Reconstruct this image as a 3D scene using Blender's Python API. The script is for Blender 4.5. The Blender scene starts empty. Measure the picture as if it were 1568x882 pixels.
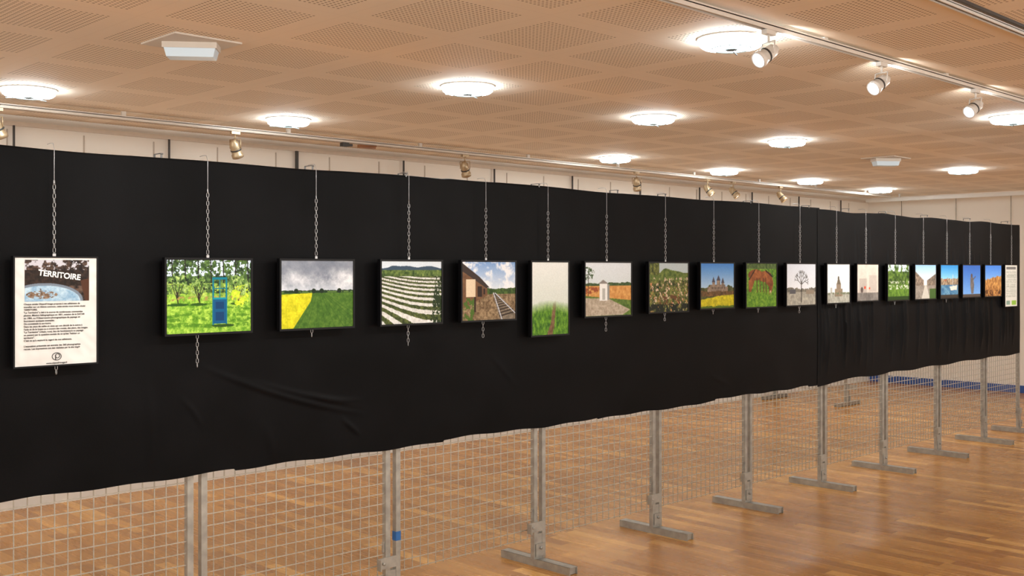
import bpy, math, random
import numpy as np
from mathutils import Vector, Matrix
random.seed(7)
scene = bpy.context.scene
try:
    scene.view_settings.view_transform = 'Standard'
    scene.view_settings.look = 'None'
except Exception: pass

# ------------------------------------------------------------------ helpers
def new_mat(name):
    m = bpy.data.materials.new(name); m.use_nodes = True
    return m, m.node_tree.nodes, m.node_tree.links, m.node_tree.nodes['Principled BSDF']

def simple_mat(name, col, rough=0.5, metal=0.0, noise=0.08, scale=30, bump=0.0, emit=None, estr=0):
    m, N, L, B = new_mat(name)
    tc = N.new('ShaderNodeTexCoord')
    nz = N.new('ShaderNodeTexNoise'); nz.inputs['Scale'].default_value = scale
    L.new(tc.outputs['Object'], nz.inputs['Vector'])
    r = N.new('ShaderNodeValToRGB')
    r.color_ramp.elements[0].position = 0.3; r.color_ramp.elements[1].position = 0.7
    r.color_ramp.elements[0].color = [c*(1-noise) for c in col]+[1]
    r.color_ramp.elements[1].color = [min(1, c*(1+noise)) for c in col]+[1]
    L.new(nz.outputs['Fac'], r.inputs['Fac']); L.new(r.outputs['Color'], B.inputs['Base Color'])
    B.inputs['Roughness'].default_value = rough; B.inputs['Metallic'].default_value = metal
    if bump:
        b = N.new('ShaderNodeBump'); b.inputs['Strength'].default_value = bump; b.inputs['Distance'].default_value = 0.002
        L.new(nz.outputs['Fac'], b.inputs['Height']); L.new(b.outputs['Normal'], B.inputs['Normal'])
    if emit:
        B.inputs['Emission Color'].default_value = list(emit)+[1]; B.inputs['Emission Strength'].default_value = estr
    return m

class MB:
    def __init__(s): s.v = []; s.f = []; s.m = []; s.sm = []
    def add(s, vs, fs, mi=0, M=None, smooth=False):
        o = len(s.v)
        for p in vs:
            p = Vector(p)
            if M is not None: p = M @ p
            s.v.append(tuple(p))
        for f in fs:
            s.f.append(tuple(i+o for i in f)); s.m.append(mi); s.sm.append(smooth)
    def box(s, c, d, mi=0, M=None):
        x, y, z = c; a, b, e = d[0]/2, d[1]/2, d[2]/2
        vs = [(x-a,y-b,z-e),(x+a,y-b,z-e),(x+a,y+b,z-e),(x-a,y+b,z-e),(x-a,y-b,z+e),(x+a,y-b,z+e),(x+a,y+b,z+e),(x-a,y+b,z+e)]
        s.add(vs, [(0,3,2,1),(4,5,6,7),(0,1,5,4),(1,2,6,5),(2,3,7,6),(3,0,4,7)], mi, M)
    def lathe(s, prof, seg=24, mi=0, M=None, smooth=True):
        vs = []; fs = []
        for r, z in prof:
            for k in range(seg):
                a = 2*math.pi*k/seg; vs.append((r*math.cos(a), r*math.sin(a), z))
        for i in range(len(prof)-1):
            for k in range(seg):
                k2 = (k+1) % seg
                fs.append((i*seg+k, i*seg+k2, (i+1)*seg+k2, (i+1)*seg+k))
        s.add(vs, fs, mi, M, smooth)
    def cyl(s, p0, p1, r, seg=12, mi=0, M=None):
        p0 = Vector(p0); p1 = Vector(p1); d = p1-p0
        q = d.to_track_quat('Z', 'Y').to_matrix().to_4x4(); q.translation = p0
        if M is not None: q = M @ q
        l = d.length
        s.lathe([(0.0001,0),(r,0),(r,l),(0.0001,l)], seg, mi, q, True)
    def tube(s, path, r, seg=6, mi=0, closed=True):
        n = len(path); vs = []; fs = []
        P = [Vector(p) for p in path]
        for i in range(n):
            t = (P[(i+1) % n]-P[i-1]).normalized() if closed else (P[min(i+1,n-1)]-P[max(i-1,0)]).normalized()
            ref = s.ref if abs(t.dot(s.ref)) < 0.95 else Vector((0.3,0.9,0.2))
            a = t.cross(ref).normalized(); b = t.cross(a)
            for k in range(seg):
                g = 2*math.pi*k/seg
                vs.append(tuple(P[i]+a*r*math.cos(g)+b*r*math.sin(g)))
        for i in range(n if closed else n-1):
            j = (i+1) % n
            for k in range(seg):
                k2 = (k+1) % seg
                fs.append((i*seg+k, i*seg+k2, j*seg+k2, j*seg+k))
        s.add(vs, fs, mi, None, True)
    ref = Vector((0,0,1))
    def link(s, c, L, W, r, ang, mi=0):
        d = Vector((math.cos(ang), math.sin(ang), 0)); c = Vector(c); pts = []
        s.ref = Vector((-math.sin(ang), math.cos(ang), 0))
        h = L/2-W/2
        for k in range(7):
            a = math.pi*k/6; pts.append(c+d*(W/2*math.cos(a))+Vector((0,0,h+W/2*math.sin(a))))
        for k in range(7):
            a = math.pi+math.pi*k/6; pts.append(c+d*(W/2*math.cos(a))+Vector((0,0,-h+W/2*math.sin(a))))
        s.tube(pts, r, 5, mi, True)
    def mesh(s, name, mats):
        me = bpy.data.meshes.new(name); me.from_pydata(s.v, [], s.f)
        for m in mats: me.materials.append(m)
        me.polygons.foreach_set('material_index', s.m)
        me.polygons.foreach_set('use_smooth', s.sm)
        me.update(); return me
    def build(s, name, mats, loc=(0,0,0), rotz=0.0, parent=None, mesh=None):
        me = mesh or s.mesh(name, mats)
        return place(name, me, loc, rotz, parent)

def place(name, me, loc=(0,0,0), rotz=0.0, parent=None):
    o = bpy.data.objects.new(name, me); scene.collection.objects.link(o)
    o.location = loc; o.rotation_euler = (0,0,rotz)
    if parent: o.parent = parent
    return o

# ------------------------------------------------------------------ materials
M_steel = simple_mat('galvanised_steel', (0.36,0.35,0.32), 0.42, 0.55, 0.18, 25)
M_wire = simple_mat('mesh_wire', (0.44,0.41,0.35), 0.38, 0.6, 0.1, 40)
M_chain = simple_mat('zinc_chain', (0.46,0.46,0.47), 0.35, 0.85, 0.05, 80)
M_clip = simple_mat('clip_metal', (0.16,0.16,0.16), 0.4, 0.6, 0.05, 80)
M_frame = simple_mat('black_frame', (0.004,0.004,0.005), 0.4, 0.0, 0.1, 40)
M_frame.node_tree.nodes['Principled BSDF'].inputs['Specular IOR Level'].default_value = .2
M_white = simple_mat('white_plastic', (0.78,0.76,0.72), 0.4, 0, 0.02, 10)
M_gold = simple_mat('bronze_spot', (0.45,0.33,0.20), 0.35, 0.4, 0.1, 20)
M_dark = simple_mat('dark_metal', (0.05,0.045,0.04), 0.5, 0.2, 0.1, 20)
M_cream = simple_mat('rail_cream', (0.66,0.57,0.48), 0.45, 0, 0.03, 20)
M_seam = simple_mat('wall_joint', (0.50,0.43,0.36), 0.6, 0, 0.03, 20)
M_lampglass = simple_mat('lamp_glass', (0.9,0.93,0.95), 0.3, 0, 0.01, 5, 0, (0.86,0.96,1.0), 40)
M_spotglass = simple_mat('spot_glass', (0.9,0.93,1), 0.3, 0, 0.01, 5, 0, (0.72,0.86,1.0), 8)
M_spotwarm = simple_mat('spot_glass_warm', (1,0.9,0.8), 0.3, 0, 0.01, 5, 0, (1.0,0.85,0.62), 12)
M_emgl = simple_mat('emergency_diffuser', (0.58,0.70,0.80), 0.25, 0, 0.01, 5, 0, (0.75,0.9,1.0), 0.08)
M_blue = simple_mat('blue_skirting', (0.03,0.09,0.32), 0.5, 0, 0.05, 10)
M_tape = simple_mat('blue_tape', (0.02,0.12,0.36), 0.5, 0, 0.05, 10)
M_ink = simple_mat('ink', (0.01,0.01,0.01), 0.8, 0, 0.0, 10)
M_titlew = simple_mat('title_white', (0.9,0.9,0.88), 0.6, 0, 0.0, 10)
M_gland = simple_mat('brown_connector', (0.28,0.11,0.04), 0.5, 0, 0.1, 10)

def paint_mat():
    m, N, L, B = new_mat('photo_print')
    a = N.new('ShaderNodeAttribute'); a.attribute_name = 'Col'
    L.new(a.outputs['Color'], B.inputs['Base Color'])
    B.inputs['Roughness'].default_value = 0.38
    B.inputs['Specular IOR Level'].default_value = 0.2
    return m
M_photo = paint_mat()

def wall_mat(name, col):
    m, N, L, B = new_mat(name)
    tc = N.new('ShaderNodeTexCoord')
    n1 = N.new('ShaderNodeTexNoise'); n1.inputs['Scale'].default_value = 0.8
    n2 = N.new('ShaderNodeTexNoise'); n2.inputs['Scale'].default_value = 120
    L.new(tc.outputs['Object'], n1.inputs['Vector']); L.new(tc.outputs['Object'], n2.inputs['Vector'])
    r = N.new('ShaderNodeValToRGB')
    r.color_ramp.elements[0].color = [c*0.95 for c in col]+[1]; r.color_ramp.elements[1].color = list(col)+[1]
    L.new(n1.outputs['Fac'], r.inputs['Fac']); L.new(r.outputs['Color'], B.inputs['Base Color'])
    b = N.new('ShaderNodeBump'); b.inputs['Strength'].default_value = 0.15; b.inputs['Distance'].default_value = 0.001
    L.new(n2.outputs['Fac'], b.inputs['Height']); L.new(b.outputs['Normal'], B.inputs['Normal'])
    B.inputs['Roughness'].default_value = 0.85
    return m
M_wall = wall_mat('wall_paint', (0.88,0.82,0.74))

def math_node(N, L, op, a, b=None, c=None):
    n = N.new('ShaderNodeMath'); n.operation = op
    for i, x in enumerate((a, b, c)):
        if x is None: continue
        if isinstance(x, (int, float)): n.inputs[i].default_value = x
        else: L.new(x, n.inputs[i])
    return n.outputs[0]

# ceiling: perforated plaster tiles
def ceiling_mat():
    m, N, L, B = new_mat('perforated_ceiling_tiles')
    g = N.new('ShaderNodeNewGeometry'); sp = N.new('ShaderNodeSeparateXYZ'); L.new(g.outputs['Position'], sp.inputs[0])
    P = 0.617
    def f(op, a, b=None): return math_node(N, L, op, a, b)
    def cell(o, off):
        t = f('FRACT', f('DIVIDE', f('ADD', f('SUBTRACT', o, off), P/2+P*100), P))   # 0..1, 0.5 = tile centre
        return f('SUBTRACT', t, 0.5)
    cx = cell(sp.outputs[0], 4.20); cy = cell(sp.outputs[1], 0.45)
    half = 0.375
    inx = f('LESS_THAN', f('ABSOLUTE', cx), half); iny = f('LESS_THAN', f('ABSOLUTE', cy), half)
    inside = f('MULTIPLY', inx, iny)
    nd = 20
    def dot(c):
        t = f('FRACT', f('MULTIPLY', f('ADD', c, half), nd/(2*half)))
        return f('SUBTRACT', t, 0.5)
    dx = dot(cx); dy = dot(cy)
    rr = f('SQRT', f('ADD', f('MULTIPLY', dx, dx), f('MULTIPLY', dy, dy)))
    hole = f('LESS_THAN', rr, 0.245)
    hole = f('MULTIPLY', hole, inside)
    ax = f('ABSOLUTE', cx); ay = f('ABSOLUTE', cy)
    joint = f('GREATER_THAN', f('MAXIMUM', ax, ay), 0.496)
    n1 = N.new('ShaderNodeTexNoise'); n1.inputs['Scale'].default_value = 0.6; L.new(g.outputs['Position'], n1.inputs['Vector'])
    r = N.new('ShaderNodeValToRGB')
    r.color_ramp.elements[0].color = (0.91,0.80,0.67,1); r.color_ramp.elements[1].color = (0.95,0.85,0.72,1)
    L.new(n1.outputs['Fac'], r.inputs['Fac'])
    mx = N.new('ShaderNodeMix'); mx.data_type = 'RGBA'
    L.new(hole, mx.inputs[0]); L.new(r.outputs['Color'], mx.inputs[6]); mx.inputs[7].default_value = (0.34,0.26,0.18,1)
    mx2 = N.new('ShaderNodeMix'); mx2.data_type = 'RGBA'
    L.new(f('MULTIPLY', joint, 0.06), mx2.inputs[0]); L.new(mx.outputs[2], mx2.inputs[6]); mx2.inputs[7].default_value = (0.25,0.18,0.12,1)
    L.new(mx2.outputs[2], B.inputs['Base Color'])
    B.inputs['Roughness'].default_value = 0.75
    return m

def floor_mat():
    m, N, L, B = new_mat('oak_strip_floor')
    g = N.new('ShaderNodeNewGeometry'); sp = N.new('ShaderNodeSeparateXYZ'); L.new(g.outputs['Position'], sp.inputs[0])
    def f(op, a, b=None): return math_node(N, L, op, a, b)
    u = f('DIVIDE', f('ADD', sp.outputs[0], 50.0), 0.085); row = f('FLOOR', u); fu = f('FRACT', u)
    wn = N.new('ShaderNodeTexWhiteNoise'); wn.noise_dimensions = '1D'; L.new(row, wn.inputs['W'])
    v = f('ADD', f('DIVIDE', f('ADD', sp.outputs[1], 50.0), 0.62), f('MULTIPLY', wn.outputs['Value'], 7.3))
    col = f('FLOOR', v); fv = f('FRACT', v)
    cb = N.new('ShaderNodeCombineXYZ'); L.new(row, cb.inputs[0]); L.new(col, cb.inputs[1])
    w2 = N.new('ShaderNodeTexWhiteNoise'); w2.noise_dimensions = '3D'; L.new(cb.outputs[0], w2.inputs['Vector'])
    r = N.new('ShaderNodeValToRGB'); cr = r.color_ramp
    cr.elements[0].position = 0; cr.elements[0].color = (0.34,0.140,0.026,1)
    cr.elements[1].position = 1; cr.elements[1].color = (0.66,0.35,0.095,1)
    e = cr.elements.new(0.45); e.color = (0.44,0.195,0.040,1)
    e = cr.elements.new(0.8); e.color = (0.50,0.235,0.052,1)
    L.new(w2.outputs['Value'], r.inputs['Fac'])
    mp = N.new('ShaderNodeMapping'); mp.inputs['Scale'].default_value = (45,2.5,1); L.new(g.outputs['Position'], mp.inputs['Vector'])
    gn = N.new('ShaderNodeTexNoise'); gn.inputs['Scale'].default_value = 1; gn.inputs['Detail'].default_value = 5; L.new(mp.outputs[0], gn.inputs['Vector'])
    mx = N.new('ShaderNodeMix'); mx.data_type = 'RGBA'; mx.blend_type = 'MULTIPLY'; mx.inputs[0].default_value = 0.35
    gr = N.new('ShaderNodeValToRGB'); gr.color_ramp.elements[0].position = .3; gr.color_ramp.elements[0].color = (.6,.54,.48,1); gr.color_ramp.elements[1].position = .65
    L.new(gn.outputs['Fac'], gr.inputs['Fac'])
    L.new(r.outputs['Color'], mx.inputs[6]); L.new(gr.outputs['Color'], mx.inputs[7])
    gap = f('MAXIMUM', f('LESS_THAN', fu, 0.025), f('LESS_THAN', fv, 0.004))
    m3 = N.new('ShaderNodeMix'); m3.data_type = 'RGBA'; L.new(f('MULTIPLY', gap, .5), m3.inputs[0])
    L.new(mx.outputs[2], m3.inputs[6]); m3.inputs[7].default_value = (0.10,0.045,0.015,1)
    L.new(m3.outputs[2], B.inputs['Base Color'])
    rg = f('ADD', f('MULTIPLY', gn.outputs['Fac'], 0.18), 0.17); L.new(rg, B.inputs['Roughness'])
    B.inputs['Specular IOR Level'].default_value = 0.42
    return m

def cloth_mat():
    m, N, L, B = new_mat('black_fabric')
    g = N.new('ShaderNodeTexCoord')
    n = N.new('ShaderNodeTexNoise'); n.inputs['Scale'].default_value = 3; n.inputs['Detail'].default_value = 6
    L.new(g.outputs['Object'], n.inputs['Vector'])
    r = N.new('ShaderNodeValToRGB'); r.color_ramp.elements[0].position = .35; r.color_ramp.elements[1].position = .7
    r.color_ramp.elements[0].color = (0.0012,0.0012,0.0016,1); r.color_ramp.elements[1].color = (0.0034,0.0034,0.0042,1)
    L.new(n.outputs['Fac'], r.inputs['Fac']); L.new(r.outputs['Color'], B.inputs['Base Color'])
    n2 = N.new('ShaderNodeTexNoise'); n2.inputs['Scale'].default_value = 500; L.new(g.outputs['Object'], n2.inputs['Vector'])
    b = N.new('ShaderNodeBump'); b.inputs['Strength'].default_value = .3; b.inputs['Distance'].default_value = .001
    L.new(n2.outputs['Fac'], b.inputs['Height']); L.new(b.outputs['Normal'], B.inputs['Normal'])
    B.inputs['Roughness'].default_value = 0.55; B.inputs['Specular IOR Level'].default_value = 0.09
    return m
M_cloth = cloth_mat()

# ------------------------------------------------------------------ room shell
HC = 2.74; YB = 3.53; XF = 15.05; X0 = -4.0; Y0 = -8.0
b = MB(); b.box(((X0+XF+.1)/2,(Y0+YB+.1)/2,-0.05),(XF+.1-X0,YB+.1-Y0,0.1)); b.build('floor',[floor_mat()])
b = MB(); b.box(((X0+XF+.1)/2,(Y0+YB+.1)/2,HC+0.05),(XF+.1-X0,YB+.1-Y0,0.1)); b.build('ceiling',[ceiling_mat()])
b = MB(); b.box(((X0+XF)/2,YB+.05,HC/2),(XF-X0,0.1,HC)); b.build('wall_back',[M_wall])
b = MB(); b.box((XF+.05,(Y0+YB+.1)/2,HC/2),(0.1,YB+.1-Y0,HC)); b.build('wall_right',[M_wall])
b = MB(); b.box((XF-.008,(Y0+YB)/2,0.05),(0.016,YB-Y0,0.10)); b.build('baseboard_right',[M_blue])
b = MB(); b.box(((X0+XF)/2-.01,YB-.008,0.035),(XF-X0-.02,0.016,0.07)); b.build('baseboard_back',[M_white])

# picture rail and wall seams on back wall
b = MB(); b.box(((X0+XF)/2,YB-.012,2.68),(XF-X0-.04,0.024,0.03)); b.build('trim_1',[M_cream])
b = MB()
x = 2.19-0.54*8
while x < 14.9:
    b.box((x,YB-.003,1.36),(0.009,0.006,2.56)); x += 0.535
b.build('trim_2',[M_seam])
b = MB()
for k in range(-3,9):
    xx = 5.01+1.145*k; w = 0.026 if k == 0 else 0.012
    b.box((xx,YB-.032,1.85),(w,0.014,1.63)); b.box((xx,YB-.013,1.1),(w,0.026,0.03)); b.box((xx,YB-.032,1.04),(w*1.6,0.02,0.02))
b.build('wall_hanging_rod',[M_dark])
# far wall rail + hanging cables
b = MB(); b.box((14.55,-1.0,2.665),(0.05,8.6,0.05))
for yy in (-4.5,-2,.5,2.8): b.box((14.55,yy,2.715),(0.02,0.02,0.05))
b.build('hanging_rail',[M_white])
b = MB()
for yy in (3.0,2.2,1.45,.75,.1,-.6,-1.3,-2): b.cyl((XF-.02,yy,.9),(XF-.02,yy,2.70),0.004,6)
b.build('wall_hanging_cable',[M_steel])

# ------------------------------------------------------------------ grid panels
def grid_panel_mesh(w):
    b = MB(); t = 0.028; zb = 0.042; zt = 2.10
    for x in (0, w):
        b.box((x,0,(zb+zt)/2),(t,t,zt-zb),0)
        b.box((x,0,zt+.003),(t*.8,t*.8,.006),0)
    b.box((w/2,0,zt-.014),(w-t,0.02,0.02),0)
    z = 0.165
    while z < zt-.03:
        b.box((w/2,-.003,z),(w-t,0.0038,0.0038),1); z += 0.05
    n = int(round((w-t)/0.05)); dx = (w)/n
    for i in range(1,n):
        b.box((i*dx,.003,(0.155+zt-.02)/2),(0.0038,0.0038,zt-.02-.155),1)
    for x, s in ((0,1),(w,-1)):
        for zz in (.3,1.0,1.8): b.box((x+s*.018,0,zz),(.012,.012,.05),0)
    return b.mesh('display_grid_panel',[M_steel,M_wire])
J = [-0.88,0.163,1.198,2.233,3.285,4.327,5.393,6.425,7.452,8.45,9.484,10.511,11.395]
panels = []
for i in range(len(J)-1):
    w = J[i+1]-J[i]-0.064
    panels.append(place('display_grid_panel', grid_panel_mesh(w), (J[i]+.032,0,0)))
b = MB(); b.box((0,0,0),(.0305,.0305,.045)); tape = b.build('blue_tape',[M_tape],(0,0,.344),parent=panels[4])

def foot_mesh():
    b = MB(); Lf = .54; w = .062; h = .042
    b.box((0,0,h-.002),(w,Lf,.004)); b.box((-w/2+.002,0,h/2),(.004,Lf,h)); b.box((w/2-.002,0,h/2),(.004,Lf,h))
    b.box((0,0,.003),(w,Lf*.92,.005))
    for s in (-1,1): b.box((0,s*(Lf/2-.012),h/2),(w*.96,.004,h*.9))
    b.box((0,0,h+.07),(.034,.026,.14))
    b.box((0,-.018,h+.05),(.07,.004,.07))
    b.cyl((0,-.028,h+.06),(0,-.02,h+.06),.008,8)
    zz = .225
    b.box((-.045,-.02,zz),(.115,.006,.055)); b.box((-.10,-.035,zz),(.006,.03,.055)); b.cyl((-.07,-.036,zz),(-.07,-.02,zz),.007,8)
    return b.mesh('support_foot',[M_steel])
fm = foot_mesh()
for x in J: place('support_foot', fm, (x,0,0))
# perpendicular bare panel further back
gm = grid_panel_mesh(.97)
place('display_grid_panel', gm, (12.15,2.335,0), math.pi/2)
for yy in (2.31,3.33): place('support_foot', fm, (12.15,yy,0), math.pi/2)

# ------------------------------------------------------------------ black cloth
def cloth(name, xa, xb, amp, yoff, ztop_fn, zbot_fn, creases, seed, nx, nz=120):
    r = np.random.default_rng(seed)
    xs = np.linspace(xa, xb, nx)
    ph = r.random(12)*6.28; fr = r.uniform(1.2,14,12); am = r.uniform(.3,1,12)/np.sqrt(fr)
    def fold(X, T):
        s = 0
        for k in range(12):
            s = s+am[k]*np.sin(fr[k]*X+ph[k]+T*1.2*np.sin(k))
        return s
    rows = []
    ztop = ztop_fn(xs); zbot = zbot_fn(xs)
    back_n = 14
    for j in range(back_n):
        t = j/(back_n-1); z = ztop-.45*(1-t)
        rows.append(np.stack([xs, 0.034+yoff+0*xs+.004*np.sin(9*xs), z],1))
    for k in range(1,5):
        a = math.pi*k/5
        rows.append(np.stack([xs, (0.034+yoff)*math.cos(a)+0*xs, ztop+.006*math.sin(a)],1))
    for j in range(nz):
        t = j/(nz-1); z = ztop+(zbot-ztop)*t
        env = min(1, .15+t*1.3)
        y = -(0.03+yoff)-amp*env*.5*(fold(xs, t)*.35+.6)
        y = np.minimum(y, -(0.021+yoff))
        for (cx0,cz0,cx1,cz1,w,a,bend) in creases:
            dx = cx1-cx0; dz = cz1-cz0; l = math.hypot(dx,dz)
            s = ((xs-cx0)*dx+(z-cz0)*dz)/l; d = ((xs-cx0)*(-dz)+(z-cz0)*dx)/l
            sc = np.clip(s/l,0,1); d = d-bend*np.sin(np.pi*sc)
            fall = np.where((s > 0) & (s < l), np.sin(np.pi*sc)**1.2, 0)
            y = y-a*fall*np.exp(-(d/w)**2)
        lim = np.where(z > 1.26, -.054, -1.0)      # fabric stays behind the hung frames
        y = np.maximum(y, lim)
        rows.append(np.stack([xs+.006*t*np.sin(7*z), y, z],1))
    V = np.concatenate(rows); R = len(rows)
    i = np.arange(R-1)[:,None]*nx+np.arange(nx-1)[None,:]
    F = np.stack([i,i+1,i+nx+1,i+nx],-1).reshape(-1,4)
    me = bpy.data.meshes.new(name); me.from_pydata(V.tolist(),[],F.tolist()); me.materials.append(M_cloth)
    me.polygons.foreach_set('use_smooth',[True]*len(F)); me.update()
    return place(name, me)
def top1(x):
    return 2.128+.004*np.sin(x*1.9+1)+.0035*np.sin(x*6.07)-.004*np.abs(np.sin(x*3.03+.4))+.004*np.interp(x,[0,1.2,1.25,3.6,3.65,9],[1,1.5,1,0,1.2,0])
def bot1(x):
    base = np.interp(x,[-1,1.2,2.2,3.3,4.35,5.4,6.4,7.5],[.80,.793,.795,.790,.780,.787,.791,.793])
    return base+.004*np.sin(5.3*x)+.003*np.sin(17*x)+.008*(np.floor(x/1.2) % 2-.5)
cr = [(2.20,1.27,3.15,.96,.010,.008,-.03),(2.40,1.20,3.15,.99,.009,.006,-.01),(2.75,1.10,3.10,1.04,.009,.007,-.015),
      (2.95,.97,3.08,.87,.010,.007,0),(2.13,1.14,2.25,.98,.010,.004,.01),(3.9,1.23,4.15,1.0,.014,.003,0),(5.9,.97,6.2,.87,.014,.003,0),
      (1.3,1.1,1.35,.82,.02,.005,0),(2.0,1.25,2.02,.80,.02,.006,0),(2.55,1.0,2.6,.80,.02,.005,0)]
cloth('black_drape',-0.9,7.36,.007,.0,top1,bot1,cr,4,1000,130)
def top2(x):
    return 2.118+.005*np.cos((x-7.36)*6.0)+.002*np.sin(x*11)+.008*np.exp(-((x-8.42)/.1)**2)
def bot2(x):
    return np.interp(x,[7.3,7.55,8.0,8.4,8.5,9.5,10.5,11.4],[.776,.798,.808,.803,.808,.811,.818,.813])+.006*np.sin(9*x)
cr2 = []
rr = random.Random(5)
for k in range(60):
    x = rr.uniform(7.35,11.2); z1 = rr.uniform(.83,1.0); z0 = rr.uniform(1.3,2.05)
    cr2.append((x,z0,x+rr.uniform(-.05,.05),z1-.02,rr.uniform(.012,.025),rr.uniform(.008,.017),rr.uniform(-.01,.01)))
cloth('black_drape',7.325,11.32,.008,.002,top2,bot2,cr2,9,620,110)
# spring clips on the cloth top
b = MB()
b.box((0,-.031,-.006),(.008,.003,.018)); b.box((0,.031,-.006),(.008,.003,.018)); b.box((0,0,.004),(.008,.062,.003)); b.cyl((-.006,-.033,.002),(.006,-.033,.002),.003,8)
clip = b.mesh('cloth_clip',[M_clip])
for x in (1.36,2.06,2.80,3.35,4.3,4.98,5.45,6.42,7.2,7.8,8.42,9.2,10.1,11.0):
    place('cloth_clip', clip, (x,-.003,2.143))

# ------------------------------------------------------------------ painted photographs
def vnoise(h, w, n, rg, asp=1.33):
    nx = max(1,int(n*asp)); ny = max(1,int(n))
    g = rg.random((ny+2,nx+2)); ys = np.linspace(0,ny,h); xs = np.linspace(0,nx,w)
    yi = ys.astype(int); xi = xs.astype(int); fy = ys-yi; fx = xs-xi
    fy = (fy*fy*(3-2*fy))[:,None]; fx = (fx*fx*(3-2*fx))[None,:]
    a = g[yi][:,xi]; b_ = g[yi][:,xi+1]; c = g[yi+1][:,xi]; d = g[yi+1][:,xi+1]
    return (a*(1-fx)+b_*fx)*(1-fy)+(c*(1-fx)+d*fx)*fy
class Pic:
    def __init__(s, h, w, seed):
        s.h, s.w = h, w; s.r = np.random.default_rng(seed)
        s.U, s.V = np.meshgrid(np.linspace(0,1,w), np.linspace(0,1,h)); s.c = np.ones((h,w,3))
    def n(s, k, o=4):
        t = 0; a = 1; q = 0
        for i in range(o): t = t+a*vnoise(s.h,s.w,k*2**i,s.r); q += a; a *= .72
        t = t/q
        return np.clip((t-.5)*1.5+.5,0,1)
    def put(s, mask, col):
        m = np.clip(mask,0,1)[...,None]*1.0; col = np.array(col, float)
        if col.ndim == 1: col = col[None,None,:]
        s.c = s.c*(1-m)+col*m
    def ramp(s, t, a, b):
        t = np.clip(t,0,1)[...,None]; return np.array(a)*(1-t)+np.array(b)*t
    def rect(s, a, b, c, d): return ((s.U > a)&(s.U < b)&(s.V > c)&(s.V < d))*1.0
    def ell(s, a, b, c, d):
        j = .5*(s.jit-.5) if s.jit is not None else 0
        return ((((s.U-a)/c)**2+((s.V-b)/d)**2) < 1+j*2)*1.0
    jit = None
    def line(s, a, b, c, d, w):
        dx, dy = c-a, (d-b); asp = s.w/s.h
        l2 = (dx*asp)**2+dy**2+1e-9
        t = np.clip((((s.U-a)*dx*asp*asp)+(s.V-b)*dy)/l2,0,1)
        return (np.hypot((s.U-a-t*dx)*asp, s.V-b-t*dy) < w)*1.0
    def poly(s, pts):
        ins = np.zeros((s.h,s.w), bool); n = len(pts)
        for i in range(n):
            x1,y1 = pts[i]; x2,y2 = pts[i-1]
            cnd = ((y1 > s.V) != (y2 > s.V)) & (s.U < (x2-x1)*(s.V-y1)/((y2-y1) if y2 != y1 else 1e-9)+x1)
            ins ^= cnd
        return ins*1.0

def orchard(p):
    p.put(p.U*0+1, p.ramp(p.n(22)*1.2-.1,(.32,.54,.10),(.74,.88,.36)))
    for k in range(5): p.put((np.abs(p.V-.60-.075*k-.02*np.sin(6*p.U+k)) < .010+.004*k)*(p.n(20) > .5)*.7,(.26,.46,.08))
    p.put(p.V < .44+.04*p.n(12), p.ramp(p.n(22)*1.3-.15,(.05,.12,.06),(.42,.56,.28)))
    p.put((p.V < .22)*(p.n(24,3) > .60), (.82,.89,.98))
    for k in range(7): p.put(p.line(.06+.15*k,.0,.07+.15*k,.42,.008),(.10,.09,.07))
    p.put((p.V > .32)*(p.V < .52)*(p.n(16) > .45), p.ramp(p.n(24),(.34,.50,.14),(.78,.88,.42)))
    p.jit = p.n(20)
    for (a,c,rx,ry) in ((.12,.34,.13,.15),(.37,.36,.10,.12),(.84,.36,.12,.15)):
        m = p.ell(a,c,rx,ry)*(p.n(28,3) > .46); p.put(m, p.ramp(p.n(26)*1.4-.2,(.20,.36,.10),(.76,.86,.52)))
        for dx in (-.06,-.02,.03,.07): p.put(p.line(a,c+.20,a+dx,c,.005),(.16,.14,.10))
        p.put(p.line(a,c+.1,a+.01,.60,.009),(.18,.16,.11)); p.put(p.ell(a,.61,rx*.9,.02),(.16,.32,.07))
    p.put(p.rect(0,1,.50,.56)*(p.n(20) > .60),(.62,.55,.30))
    p.put(p.ell(.87,.50,.10,.15)*(p.n(20) > .42),p.ramp(p.n(24),(.62,.76,.12),(.90,.95,.30)))
    p.jit = None
    for e in ((.53,.55),(.69,.71)): p.put(p.rect(e[0],e[1],.24,.90),(.02,.44,.52))
    p.put(p.rect(.53,.71,.24,.27),(.02,.44,.52)); p.put(p.rect(.54,.70,.54,.88),(.01,.32,.50)); p.put(p.rect(.54,.70,.52,.545),(.05,.54,.62))
    p.put(p.rect(.57,.67,.58,.68),(.01,.22,.40)); p.put(p.rect(.57,.67,.72,.84),(.01,.22,.40)); p.put(p.rect(.615,.625,.27,.52),(.02,.44,.52)); p.put(p.rect(.55,.70,.39,.402),(.02,.44,.52))
    p.put(p.ell(.66,.91,.14,.02),(.14,.28,.07))
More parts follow.
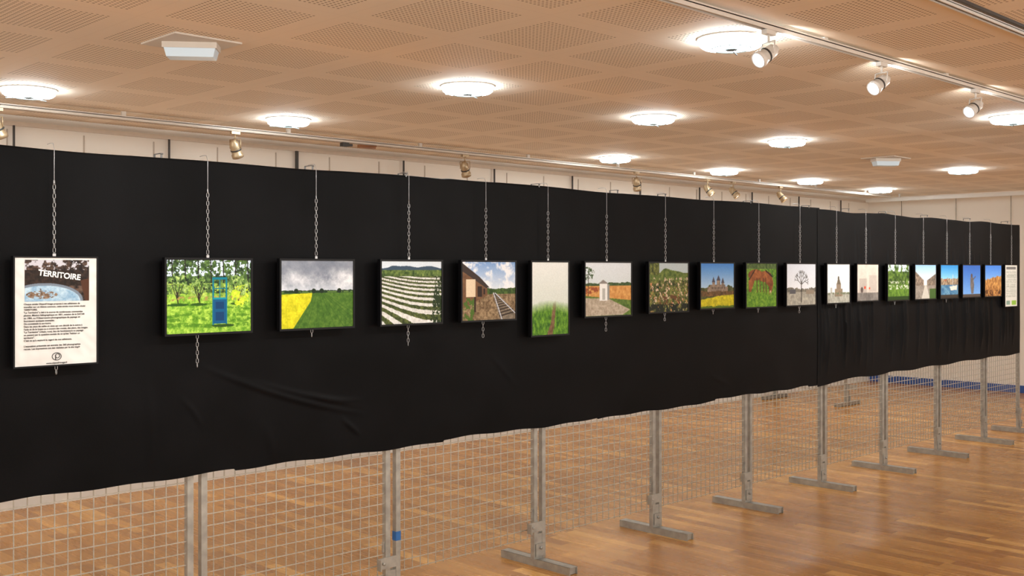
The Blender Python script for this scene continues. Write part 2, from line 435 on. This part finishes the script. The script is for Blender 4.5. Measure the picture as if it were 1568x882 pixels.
def fields(p):
    n = p.n(4,5); p.put(p.U*0+1, p.ramp((n-.28)*1.2+.25-p.V*.15,(.46,.49,.55),(.90,.91,.93)))
    p.put(np.clip((.20+.12*p.n(4)-p.V)*6,0,1)*.7,(.42,.45,.51)); p.put(np.clip((p.V-.30)*6,0,1)*(p.V < .46)*.6,(.82,.86,.90))
    p.put(p.V > .46, p.ramp(p.n(20)*1.2-.1,(.20,.36,.08),(.36,.50,.17)))
    p.put((p.V > .43+.02*p.n(20))*(p.V < .48),(.10,.20,.10)); p.put((p.V > .455)*(p.V < .475)*(p.n(8) > .5),(.36,.48,.22))
    yel = p.poly([(0,.50),(.42,.48),(.40,.60),(.16,1),(0,1)]); p.put(yel, p.ramp(p.n(22),(.68,.68,.04),(.93,.89,.16)))
    for k in range(9): p.put(p.line(.46+.02*k,.50,.22+.13*k,1.0,.004)*.5,(.16,.30,.07))
    for a in (.44,.55,.80,.2): p.put(p.ell(a,.45,.03,.035),(.08,.15,.08))
def vineyard(p):
    p.c[:] = (.16,.26,.10)
    p.put(p.V < .13,(.84,.88,.92)); p.put((p.V > .05+.08*p.n(4,2))*(p.V < .22),(.22,.30,.38)); p.put((p.V > .14)*(p.V < .26), p.ramp(p.n(22),(.12,.22,.07),(.52,.60,.30)))
    v = np.clip(p.V-.24,0,1)
    st = np.sin(6.28*(v*(9.0+10*(1-v))-p.U*2.4-.9*np.sin(2.6*p.U+.4))+.8*(p.n(20)-.5))
    p.put((p.V > .24)*1.0, p.ramp(p.n(24),(.12,.17,.05),(.42,.46,.24)))
    p.put((p.V > .24)*(st > .0), p.ramp(p.n(22),(.74,.74,.73),(.95,.95,.94))); p.put((p.V > .26)*(p.U > .80+.15*(1-p.V))*(p.n(18) > .45),(.12,.19,.07))
    for k in range(30): p.put(p.line(.03+.033*k,.27+.02*(k%3),.03+.033*k,.31+.02*(k%3),.003),(.3,.3,.22))
def railway(p):
    p.c = p.ramp(p.V*2,(.48,.62,.82),(.88,.91,.94)); p.put(np.clip((p.n(5,4)-.40)*4,0,1)*(p.V < .5),(.93,.94,.96))
    p.put(p.V > .50, p.ramp(p.n(24),(.32,.24,.15),(.72,.62,.48)))
    p.put((p.V > .44+.04*p.n(12))*(p.V < .56)*(p.U > .40),p.ramp(p.n(22),(.10,.19,.06),(.36,.46,.18)))
    p.put(p.poly([(0,.06),(.30,.26),(.46,.44),(.46,.58),(.0,.80)]),p.ramp(p.n(12)*.6+.2,(.32,.20,.13),(.58,.44,.30))); p.put(p.poly([(0,.02),(.32,.26),(.50,.44),(.44,.45),(0,.16)]),(.22,.17,.15))
    p.put(p.rect(.07,.24,.30,.60),(.88,.80,.68)); p.put(p.rect(.28,.36,.42,.60),(.16,.10,.07)); p.put(p.rect(.39,.42,.46,.56),(.16,.10,.07))
    p.put(p.poly([(.56,.54),(.62,.54),(1,.86),(1,1),(.70,1)]),p.ramp(p.n(24),(.36,.32,.27),(.62,.56,.48)))
    for k in range(12):
        t = (k/12)**1.6; p.put(p.line(.58+.14*t,.56+.44*t,.63+.42*t,.56+.36*t,.006+.008*t),(.20,.15,.11))
    p.put(p.line(.58,.54,.74,1,.010),(.78,.80,.84)); p.put(p.line(.61,.54,1,.90,.009),(.78,.80,.84))
    p.put((p.V > .62)*(p.U < .22)*(p.n(14) > .5),(.28,.40,.12)); p.put(p.rect(.22,.25,.60,.86),(.20,.13,.08))
def foghill(p):
    n = p.n(4); p.c = p.ramp(p.V*1.2+n*.1,(.94,.95,.94),(.82,.86,.82))
    hz = .50+.10*np.abs(p.U-.5)+.03*p.n(8); g = np.clip((p.V-hz)/.16,0,1)
    p.put(g, p.ramp(p.n(22)*1.1-.05,(.14,.32,.05),(.50,.70,.18)))
    w = .025+.10*(p.V-.5); cx = .68-.42*(p.V-.5)+.03*np.sin(p.V*9)
    p.put(g*(np.abs(p.U-cx) < w+.04*(p.n(20)-.5)), p.ramp(p.n(22),(.34,.24,.15),(.58,.46,.34)))
def shed(p):
    p.c = p.ramp(p.V*2,(.88,.91,.94),(.84,.88,.89)); p.put((p.V > .42), p.ramp(p.n(18),(.74,.48,.22),(.90,.70,.42)))
    p.put((p.V > .36+.04*p.n(9))*(p.V < .44),p.ramp(p.n(16),(.12,.22,.10),(.38,.46,.26))); p.put((p.V > .62+.1*(p.U)), p.ramp(p.n(22),(.22,.34,.10),(.50,.60,.26)))
    p.put(p.poly([(0,.66),(.5,.68),(.98,.90),(.80,1),(0,1)]),p.ramp(p.n(22),(.58,.52,.44),(.82,.77,.70)))
    p.jit = p.n(16)
    p.put(p.ell(.04,.20,.14,.12)*(p.n(20) > .48),(.20,.30,.14)); p.put(p.line(.06,.2,.06,.62,.008),(.16,.13,.09))
    p.jit = None
    p.put(p.rect(.30,.47,.38,.72),(.95,.95,.94)); p.put(p.poly([(.27,.40),(.38,.32),(.50,.40)]),(.55,.52,.50)); p.put(p.rect(.47,.52,.40,.70),(.58,.58,.57)); p.put(p.rect(.36,.42,.48,.70),(.72,.72,.70))
    p.put(p.rect(0,.30,.46,.58)*(p.n(16) > .52),(.60,.30,.16))
def garrigue(p):
    p.c = p.ramp(p.n(18)*1.3-.15,(.11,.16,.04),(.56,.58,.28)); p.put((p.V < .20)*(p.U > .25),(.74,.80,.82))
    p.put((p.V < .36)*(p.V > .02+.30*p.n(2,2)), p.ramp(p.n(16),(.20,.30,.10),(.54,.60,.28)))
    p.put((p.n(18) > .68)*(p.V > .30),(.86,.76,.66)); p.put((p.n(18) > .76)*(p.V > .4),(.84,.56,.40)); p.put(p.ell(.5,.78,.35,.12)*(p.n(14) > .55),(.40,.26,.14))
    p.put((p.V > .84)*(p.n(12) > .45),(.06,.10,.03))
def castle(p):
    p.c = p.ramp(p.V*1.6,(.28,.54,.86),(.76,.86,.94)); p.put((p.V > .46+.12*p.n(6,3)), p.ramp(p.n(18),(.16,.20,.09),(.44,.44,.24)))
    for (a,b_,t) in ((.28,.74,.48),(.20,.30,.52),(.34,.42,.42),(.48,.58,.38),(.62,.70,.44),(.72,.82,.52)): p.put(p.rect(a,b_,t,.64),p.ramp(p.n(18),(.40,.35,.31),(.72,.63,.55)))
    for (a,b_,t) in ((.33,.43,.42),(.47,.59,.38),(.61,.71,.44)): p.put(p.poly([(a,t),((a+b_)/2,t-.12),(b_,t)]),(.30,.30,.36))
    for k in range(10): p.put(p.rect(.30+.045*k,.315+.045*k,.53,.57),(.22,.19,.18))
    p.put((p.V > .60+.05*p.n(8))*(p.V < .74),p.ramp(p.n(18),(.24,.19,.10),(.58,.42,.26)))
    p.put(p.V > .74+.05*np.sin(2+3*p.U)+.03*p.n(8), p.ramp(p.n(18),(.62,.60,.06),(.95,.89,.16))); p.put((p.V > .93+.05*p.n(8)),(.32,.42,.10))
def horses(p):
    p.c = p.ramp(p.n(18)*1.3-.15,(.18,.38,.07),(.56,.70,.24))
    br = p.ramp(p.n(8),(.38,.19,.08),(.70,.43,.24)); p.put(p.rect(0,1,.0,.12),p.ramp(p.n(14),(.16,.26,.10),(.44,.52,.3)))
    p.put(p.ell(.30,.26,.24,.13),br); p.put(p.ell(.62,.30,.23,.13),br); p.put(p.poly([(.66,.20),(.84,.26),(.90,.46),(.83,.72),(.76,.76),(.75,.54),(.62,.42)]),br)
    p.put(p.poly([(.18,.18),(.32,.28),(.24,.46),(.15,.66),(.08,.64),(.07,.4)]),br); p.put(p.line(.64,.16,.86,.30,.018),(.16,.08,.04)); p.put(p.line(.28,.14,.10,.36,.015),(.16,.08,.04))
    for a in (.34,.44,.56,.64): p.put(p.line(a,.34,a+.02,.70,.015),(.34,.17,.08))
    p.put(p.ell(.80,.68,.03,.06),(.80,.68,.54)); p.put((p.V > .66)*(p.n(18) > .45),p.ramp(p.n(18),(.20,.40,.06),(.56,.72,.22)))
def baretree(p):
    p.c = p.ramp(p.V,(.84,.87,.92),(.93,.93,.94)); p.put(p.V > .66, p.ramp(p.n(14),(.50,.49,.46),(.76,.74,.68)))
    p.put((p.V > .54+.1*p.n(6))*(p.V < .68),p.ramp(p.n(14),(.30,.29,.27),(.60,.58,.52)))
    p.put(p.line(.50,.92,.50,.42,.016),(.20,.19,.18)); r = np.random.default_rng(4)
    def br(x,y,a,l,w):
        if l < .05: return
        x2 = x+l*math.sin(a)*.75; y2 = y-l*math.cos(a); p.put(p.line(x,y,x2,y2,w)*.8,(.24,.23,.22))
        for d in (-.55,.1,.6): br(x2,y2,a+d+r.uniform(-.2,.2),l*.66,max(w*.65,.005))
    for a in (-1.0,-.4,.1,.6,1.1): br(.50,.50,a,.17,.010)
    p.put(p.rect(.1,.3,.62,.72),(.34,.34,.36)); p.put(p.rect(.66,.95,.64,.74),(.55,.50,.44))
def monument(p):
    p.c = p.ramp(p.n(3),(.85,.88,.90),(.94,.95,.96)); p.put(p.V > .74,p.ramp(p.n(12),(.5,.5,.46),(.76,.76,.72)))
    p.put(p.rect(.34,.68,.64,.84),p.ramp(p.n(12),(.42,.37,.31),(.66,.59,.50))); p.put(p.rect(.41,.61,.50,.66),(.56,.50,.43)); p.put(p.ell(.50,.36,.035,.05),(.38,.35,.30)); p.put(p.poly([(.47,.39),(.55,.39),(.60,.52),(.42,.52)]),(.42,.38,.32)); p.put(p.rect(.14,.22,.60,.76),(.72,.72,.70))
    p.put(p.rect(.0,1,.73,.78)*(p.n(14) > .5),(.42,.46,.36))
def mist(p):
    p.c = p.ramp(p.n(4)*.6+p.V*.3,(.88,.84,.80),(.72,.68,.64)); p.put(p.rect(.1,.45,.38,.80)*.5,(.56,.52,.50)); p.put(p.rect(.56,.92,.30,.75)*.5,(.62,.58,.56)); p.put(p.V > .78,p.ramp(p.n(8),(.36,.34,.33),(.56,.54,.52)))
    p.put(p.ell(.36,.64,.04,.04),(.84,.24,.12)); p.put(p.ell(.58,.66,.03,.03),(.82,.28,.14)); p.put(p.ell(.22,.70,.06,.08),(.34,.29,.28))
def park(p):
    p.c = p.ramp(p.n(14)*1.4-.2,(.10,.20,.06),(.46,.58,.24)); p.put((p.V < .20)*(p.n(9) > .5),(.82,.88,.92)); p.put((p.V > .46)*(p.V < .54)*(p.n(16) > .6),(.84,.84,.80))
    p.put(p.V > .56,p.ramp(p.n(14),(.20,.34,.09),(.46,.60,.22))); p.put((p.V > .58)*(p.V < .70)*(p.n(16) > .62),(.88,.88,.85)); p.put(p.V > .90,(.12,.22,.07))
def quay(p):
    p.c = p.ramp(p.V*2,(.58,.76,.93),(.90,.93,.96)); p.put(p.poly([(0,.18),(.42,.46),(.42,.62),(0,.78)]),p.ramp(p.n(16),(.26,.22,.20),(.76,.68,.60)))
    p.put(p.poly([(1,.26),(.56,.46),(.56,.6),(1,.68)]),p.ramp(p.n(16),(.26,.24,.22),(.70,.62,.54))); p.put(p.V > .60,p.ramp(p.n(12),(.44,.41,.38),(.66,.62,.58))); p.put(p.poly([(.46,.6),(.54,.6),(.70,1),(.30,1)]),(.76,.74,.70)); p.put((p.V > .70)*(p.U > .70),(.24,.36,.16))
def harbour(p):
    p.c = p.ramp(p.V*2,(.16,.52,.80),(.60,.82,.93)); p.put((p.V > .38+.08*p.n(8))*(p.V < .62),p.ramp(p.n(16),(.26,.21,.17),(.84,.74,.62))); p.put(p.rect(.2,.34,.42,.5),(.62,.40,.30)); p.put(p.V > .60,p.ramp(p.n(12),(.10,.30,.48),(.46,.64,.74)))
    p.put(p.poly([(.50,.66),(.95,.62),(.92,.76),(.58,.78)]),(.84,.82,.78)); p.put(p.line(.7,.3,.7,.65,.01),(.85,.85,.82)); p.put(p.V > .90,(.20,.17,.14))
def bluefig(p):
    p.c = p.ramp(p.V,(.18,.38,.72),(.46,.66,.90)); p.put(p.ell(.50,.34,.055,.075),(.36,.28,.26)); p.put(p.poly([(.43,.40),(.59,.40),(.64,.62),(.60,.90),(.48,.90),(.42,.62)]),p.ramp(p.n(8),(.30,.28,.28),(.56,.52,.50))); p.put(p.line(.57,.46,.72,.36,.018),(.34,.30,.30)); p.put(p.V > .92,(.30,.26,.24))
def dune(p):
    p.c = p.ramp(p.V*1.5,(.24,.48,.84),(.56,.72,.92)); p.put(p.V > .42-.16*p.U+.14*p.n(4), p.ramp(p.n(10)*1.2-.1,(.50,.31,.15),(.88,.66,.38))); p.put((p.V > .8)*(p.n(10) > .5),(.32,.19,.10)); p.put(p.line(.1,.9,.7,.4,.02)*.5,(.42,.25,.13))
def header(p):
    p.c = p.ramp(p.n(12)*1.3-.2,(.08,.06,.06),(.42,.33,.28)); p.put((p.V < .28)*(p.n(10) > .54),(.76,.76,.80)); p.put((p.V > .24)*(p.V < .62),p.ramp(p.n(14),(.06,.05,.05),(.26,.19,.15)))
    p.put(p.ell(.30,.98,.60,.42),(.45,.50,.56)); p.put(p.ell(.30,1.0,.56,.38),p.ramp(p.n(10),(.44,.60,.74),(.76,.85,.90)))
    p.put(p.ell(.26,.84,.24,.10)*(p.n(12) > .35),p.ramp(p.n(12),(.34,.25,.18),(.62,.52,.44))); p.put(p.line(.24,.70,.26,.84,.012),(.35,.28,.22)); p.put(p.poly([(.86,.5),(1,.45),(1,1),(.94,1)]),(.30,.18,.12))
def endposter(p):
    p.c[:] = (.86,.85,.82); p.put(p.rect(.1,.9,.04,.10),(.45,.45,.45)); p.put(p.rect(.08,.92,.14,.80)*(np.sin(p.V*150) > .1)*(p.n(20) > .35),(.62,.64,.60)); p.put(p.rect(.55,.92,.86,.97),(.55,.72,.25)); p.put(p.rect(.1,.4,.86,.96),(.5,.6,.55))

def print_mesh(name, W, H, fn, seed, res):
    w = int(res*1.4); h = max(8,int(w*H/W)); p = Pic(h,w,seed); fn(p)
    c = np.clip(p.c,0,1)
    k = np.pad(c,((1,1),(1,1),(0,0)),'edge'); c = (k[1:-1,1:-1]*5+k[:-2,1:-1]+k[2:,1:-1]+k[1:-1,:-2]+k[1:-1,2:])/9
    c = np.clip(c*(1+.08*(p.r.random((h,w,1))-.5)),0,1)
    lin = np.where(c <= .04045, c/12.92, ((c+.055)/1.055)**2.4)
    xs = np.linspace(-W/2,W/2,w); zs = np.linspace(H/2,-H/2,h); X, Z = np.meshgrid(xs,zs)
    V = np.stack([X,0*X,Z],-1).reshape(-1,3)
    i = np.arange(h-1)[:,None]*w+np.arange(w-1)[None,:]
    F = np.stack([i,i+w,i+w+1,i+1],-1).reshape(-1,4)
    me = bpy.data.meshes.new(name); me.from_pydata(V.tolist(),[],F.tolist()); me.materials.append(M_photo)
    at = me.color_attributes.new('Col','FLOAT_COLOR','POINT')
    rgba = np.concatenate([lin.reshape(-1,3),np.ones((h*w,1))],1).astype(np.float32)
    at.data.foreach_set('color', rgba.ravel()); me.update(); return me

YF = -0.058; TH = 0.024; KF = .981
def kz(z, k=KF): return 1.666+(z-1.666)*k
def frame_obj(name, x0, x1, z0, z1, border=.009):
    x0 *= KF; x1 *= KF; z0 = kz(z0); z1 = kz(z1)
    W = x1-x0; H = z1-z0; b = MB(); bd = border
    y0 = YF-TH; ym = (YF+y0)/2
    b.box((0,ym,H/2-bd/2),(W,TH,bd)); b.box((0,ym,-H/2+bd/2),(W,TH,bd))
    b.box((-W/2+bd/2,ym,0),(bd,TH,H-2*bd)); b.box((W/2-bd/2,ym,0),(bd,TH,H-2*bd))
    b.box((0,YF-.004,0),(W-2*bd,.008,H-2*bd))
    o = b.build(name,[M_frame,M_chain],((x0+x1)/2,0,(z0+z1)/2))
    return o, W-2*bd, H-2*bd
ZT = 1.717
pics = [(2.091,2.507,1.386,orchard,220),(2.645,3.062,1.386,fields,190),(3.215,3.620,1.386,vineyard,170),(3.746,4.156,1.387,railway,150),
 (4.269,4.587,1.287,foghill,90),(4.718,5.159,1.380,shed,120),(5.321,5.745,1.388,garrigue,110),(5.868,6.272,1.398,castle,100),(6.409,6.814,1.393,horses,90),
 (6.937,7.365,1.393,baretree,120),(7.521,7.889,1.398,monument,80),(7.995,8.370,1.405,mist,70),(8.520,8.928,1.400,park,70),(9.028,9.457,1.400,quay,70),
 (9.538,9.929,1.400,harbour,64),(10.015,10.434,1.400,bluefig,64),(10.527,10.943,1.398,dune,64)]
for k,(x0,x1,z0,fn,res) in enumerate(pics):
    o, w, h = frame_obj('framed_photograph',x0,x1,z0,ZT)
    place('print', print_mesh('print',w,h,fn,20+k,res), (0,YF-TH+.003,0), 0, o)
# end poster
o, w, h = frame_obj('framed_poster',11.026,11.349,1.29,ZT,.006)
place('sheet', print_mesh('sheet',w,h,endposter,77,60), (0,YF-TH+.003,0), 0, o)
# intro poster
o, w, h = frame_obj('framed_poster',1.483,1.809,1.291,1.718,.006)
def white(p): p.c[:] = (.86,.86,.85)
place('sheet', print_mesh('sheet',w,h,white,1,10), (0,YF-TH+.003,0), 0, o)
place('cover_photo', print_mesh('cover_photo',.243,.157,header,2,150), (.003,YF-TH+.0022,.117), 0, o)
def text(body, size, x, z, mat, align='LEFT', rot=0, name='text', bold=0, sp=1.0):
    c = bpy.data.curves.new(name,'FONT'); c.body = body; c.size = size; c.align_x = align; c.offset = bold; c.space_line = sp
    c.materials.append(mat); t = bpy.data.objects.new(name,c); scene.collection.objects.link(t)
    t.parent = o; t.location = (x,YF-TH+.0010,z); t.rotation_euler = (math.pi/2,rot,0); return t
text('TERRITOIRE',.030,.010,.128,M_titlew,'CENTER',math.radians(7),'title',.0009)
lines = ["Chaque année Objectif Image propose à ses adhérents de","travailler sur un thème commun, cette année nous avons choisi","TERRITOIRE.",
"\"Le Territoire\" a été à la source de nombreuses commandes","photos. Mission héliographique en 1851, mission de la DATAR","en 1984, ou l'Observatoire photographique du paysage en","fournissent quelques exemples.","On connaissait le territoire.","Dans les yeux de celles et ceux qui ont décidé de le suivre à",
"l'aide et de la loupe ou à travers des routes, des plans, des images.","\"Le Territoire\" Urbain, rural, lieu de l'architecture au paysage","en passant par la question sociale de ce qu'est \"habiter un","territoire\".","C'est ce qu'a exploré le regard de nos adhérents.","","L'exposition présentée est extraite des 360 photographies","reçues. Les impressions ont été réalisées par le site img.fr"]
for i, l in enumerate(lines):
    if l: text(l,.0090,-.122,.026-.0105*i,M_ink,'LEFT',0,'text_line',.00022)
text('www.objectif-image.fr',.0090,0,-.199,M_ink,'CENTER',0,'web_line',.0002)
b = MB(); b.ref = Vector((0,1,0))
b.tube([(.017*math.cos(a),0,.014*math.sin(a)) for a in [6.283*k/24 for k in range(24)]],.0013,5)
b.tube([(.008*math.cos(a)+.003,0,.008*math.sin(a)+.002) for a in [6.283*k/16 for k in range(16)]],.0013,5)
b.box((-.004,0,-.004),(.003,.001,.018)); b.build('logo',[M_ink],(.0,YF-TH+.002,-.172),parent=o)

# ------------------------------------------------------------------ chains
cx = [1.636,2.288,2.842,3.395,3.924,4.407,4.918,5.494,6.025,6.574,7.129,7.672,8.147,8.661,9.194,9.675,10.177,10.668,11.194]
tails = [.03,.13,.03,.10,.075,0,.075,.045,.035,.03,.045,.035,0,.03,0,.03,0,0,0]
tdx = [0.01,-.045,-.02,0,-.015,0,0,0,0,0,0,0,0,0,0,0,0,0,0]
tbot = [1.291]+[p[2] for p in pics]+[1.29]
for k, x in enumerate(cx):
    b = MB(); y = -.068; zt = 2.138; zf = kz(ZT)
    L, W, r = .020, .0095, .00115; step = L-2*r*1.2
    z1 = zf+.014; z = z1+L/2; i = 0
    while z < 2.01:
        b.link((0,y,z),L,W,r,(math.pi/4 if i % 2 else -math.pi/4)); z += step; i += 1
    top = z-step/2
    b.ref = Vector((1,0,0))
    b.tube([(0,y,top-.01),(0,y,(top+zt)/2),(0,y,zt-.01),(0,y+.012,zt+.012),(0,-.03,zt+.014),(0,.0,zt+.012)],.0012,6,0,False)
    b.box((0,y,zf+.006),(.012,.003,.011)) 
    b.tube([(-.006,y,zf+.006),(0,y,zf+.017),(.006,y,zf+.006)],.0012,5,0,False)
    zb = kz(tbot[k]); t = tails[k]
    if t:
        z = zb-.006; i = 0
        while z > zb-t:
            b.link((tdx[k],-.062,z),L,W,r,(math.pi/4 if i % 2 else -math.pi/4)); z -= step; i += 1
    b.build('hanging_chain',[M_chain],(x*.984,0,0))

# ------------------------------------------------------------------ ceiling downlights
b = MB(); R = .15
b.lathe([(R+.010,0),(R+.010,-.006),(R+.002,-.008),(R-.002,-.006),(R-.002,0)],40,0)
b.lathe([(R-.003,-.002),(R-.005,-.032),(R-.018,-.042),(R*.5,-.048),(.0005,-.050)],40,1)
for k in range(3):
    a = k*2.094+.4; M = Matrix.Rotation(a,4,'Z')
    b.box((R*.50,0,-.0535),(R*.75,.005,.004),2,M)
b.lathe([(.026,-.048),(.028,-.056),(.0005,-.057)],16,2)
b.lathe([(R*.62,-.047),(R*.62,-.052),(R*.60,-.052),(R*.60,-.047)],32,2)
dl = b.mesh('ceiling_downlight',[M_white,M_lampglass,simple_mat('lamp_spoke',(.12,.14,.14),.4,.3)])
for (x,y) in [(2.40,2.35),(4.20,2.36),(7.87,2.42),(9.74,2.46),(11.56,2.48),(13.5,2.56),(4.19,.44),(5.97,.47),(7.86,.55),(11.46,.60),
              (4.205,-1.37),(7.77,-1.30),(.6,2.35),(.6,.45),(.5,-1.37),(2.35,-1.37),(9.7,-1.3),(11.6,-1.3),(2.35,-3.2),(6.0,-3.2),(7.9,-3.2),(9.75,-3.2),(11.6,-3.2)]:  # last row is out of view, added to light the floor
    place('ceiling_downlight', dl, (x,y,HC))

# ------------------------------------------------------------------ emergency lights
M_emh = simple_mat('emergency_housing',(.66,.60,.53),.45,0,.02,10)
def emergency(x, y, rz):
    b = MB()
    b.box((0,0,-.004),(.34,.34,.008),0,Matrix.Rotation(-rz,4,'Z'))
    def taper(w0,d0,w1,d1,z0,z1,mi):
        vs = [(-w0/2,-d0/2,z0),(w0/2,-d0/2,z0),(w0/2,d0/2,z0),(-w0/2,d0/2,z0),(-w1/2,-d1/2,z1),(w1/2,-d1/2,z1),(w1/2,d1/2,z1),(-w1/2,d1/2,z1)]
        b.add(vs,[(0,1,2,3),(7,6,5,4),(0,4,5,1),(1,5,6,2),(2,6,7,3),(3,7,4,0)],mi)
    taper(.25,.12,.25,.12,-.008,-.035,0); taper(.235,.11,.215,.095,-.035,-.075,1)
    b.box((.09,-.06,-.022),(.02,.004,.012),0)
    b.build('emergency_light',[M_emh,M_emgl],(x,y,HC),rz)
emergency(2.46,.47,math.radians(-38)); emergency(9.78,.64,math.radians(-38))

# ------------------------------------------------------------------ lighting tracks
def track(y, xa, xb, mat, w=.034, h=.03, zc=None, mat2=None):
    b = MB(); z = (HC-.012-h/2) if zc is None else zc
    b.box(((xa+xb)/2,y,z+h*.3),(xb-xa,w,h*.4)); b.box(((xa+xb)/2,y-w*.4,z-h*.1),(xb-xa,w*.2,h*.7)); b.box(((xa+xb)/2,y+w*.4,z-h*.1),(xb-xa,w*.2,h*.7))
    b.box(((xa+xb)/2,y,z),(xb-xa-.01,w*.5,h*.3),1)
    x = xa+.3
    while x < xb: b.box((x,y,(z+h/2+HC)/2),(.03,.02,HC-z-h/2)); x += 1.3
    return b.build('lighting_track',[mat,mat2 or M_dark])
track(-1.68,-1.0,14.0,M_white)
track(-2.39,-1.0,14.0,M_white,.03,.02,None,M_dark)
b = MB(); b.box((6.5,-2.42,HC-.006),(15,.014,.012)); b.build('ceiling_gap_strip',[M_dark])
track(2.83,-1.0,14.3,M_cream,.034,.03,2.695)
b = MB(); b.cyl((-1,3.02,HC-.03),(14.2,3.02,HC-.03),.011,10)
for k in range(12): b.box((-.5+k*1.25,3.02,HC-.015),(.03,.03,.03))
b.build('ceiling_conduit',[M_cream])
b = MB(); b.box((0,0,0),(.06,.04,.03)); b.box((.05,0,0),(.04,.03,.02)); b.box((.22,0,.0),(.16,.035,.024),1); b.cyl((.14,-.02,.0),(.30,-.025,.01),.006,8,1)
b.build('track_power_feed',[M_dark,M_gland],(5.02,2.83,2.663))

def spotlight(x, y, ztrack, aim, mats, energy, col, ang=75, S=1.0, glow=0):
    b = MB(); d = Vector(aim).normalized()
    b.box((0,0,-.010),(.07,.028,.020),0); b.cyl((0,0,-.015),(0,0,-.06*S),.006,10,0)
    c = Vector((0,0,-.115*S))+d*.01
    side = d.cross(Vector((0,0,1))).normalized(); yk = .046*S
    for s in (-1,1):
        b.cyl(c+side*(yk*s), Vector((0,0,-.06*S))+side*(yk*s), .0035, 6, 0)
    b.cyl(Vector((0,0,-.06*S))-side*yk, Vector((0,0,-.06*S))+side*yk, .0035, 6, 0)
    q = d.to_track_quat('Z','Y').to_matrix().to_4x4() @ Matrix.Scale(S,4); q.translation = c-d*.055*S
    b.lathe([(.0005,-.012),(.020,-.012),(.022,0),(.034,.012),(.037,.05),(.037,.095),(.043,.10),(.043,.125),(.038,.125),(.036,.112)],24,0,q)
    b.lathe([(.0375,.06),(.040,.062),(.040,.070),(.0375,.072)],24,2,q)
    b.lathe([(.036,.114),(.02,.118),(.0005,.120)],20,1,q)
    o = b.build('track_spotlight',mats,(x,y,ztrack))
    l = bpy.data.lights.new('lamp','SPOT'); l.energy = energy; l.color = col; l.spot_size = math.radians(ang); l.spot_blend = .9; l.shadow_soft_size = .03
    lo = bpy.data.objects.new('lamp',l); scene.collection.objects.link(lo); lo.parent = o
    lo.location = c+d*.085*S; lo.rotation_euler = d.to_track_quat('-Z','Y').to_euler()
    if glow:   # light escaping through the rear vents of the lamp body, washing the ceiling behind it
        l = bpy.data.lights.new('vent_lamp','SPOT'); l.energy = glow; l.color = (1,.97,.90); l.spot_size = math.radians(80); l.spot_blend = 1; l.shadow_soft_size = .02
        lo = bpy.data.objects.new('vent_lamp',l); scene.collection.objects.link(lo); lo.parent = o
        lo.location = c-d*.085*S; lo.rotation_euler = Vector((1,.45,.34)).to_track_quat('-Z','Y').to_euler()
    return o
WS = [M_white,M_spotglass,M_dark]; GS = [M_gold,M_spotwarm,M_dark]
zt = HC-.040
for x, e in ((.3,30),(1.1,30),(1.9,45),(4.028,45),(5.059,45),(6.199,45),(8.05,90),(9.1,85),(10.2,75),(11.4,60)):
    vis = 4 < x < 7  # heads out of view are added to light the panels evenly
    spotlight(x,-1.68,zt,(-.95,.28,-.62) if vis else ((.55,1.4,-.8) if x < 4 else (-.25,1.45,-.8)),WS,e,(1.0,.95,.87),86,.86,14 if vis else 0)
for x in (2.38,4.046,6.309,8.70,9.96,10.46,11.47):
    spotlight(x,2.83,2.68,(.35,-.75,-1.0) if x > 9.5 else (.5,.25,-1.0),GS,38,(1.0,.80,.58),100)

# ------------------------------------------------------------------ world + camera
w = bpy.data.worlds.new('world'); scene.world = w; w.use_nodes = True
bg = w.node_tree.nodes['Background']; bg.inputs[0].default_value = (1.0,.93,.84,1); bg.inputs[1].default_value = 2.3

cam = bpy.data.cameras.new('camera'); co = bpy.data.objects.new('camera',cam); scene.collection.objects.link(co)
co.location = (0,-4.211,1.666); co.rotation_euler = (math.pi/2,0,math.radians(45.62-90))
cam.sensor_width = 36; cam.lens = 37.65; cam.shift_y = -0.0179; cam.clip_end = 200
scene.camera = co
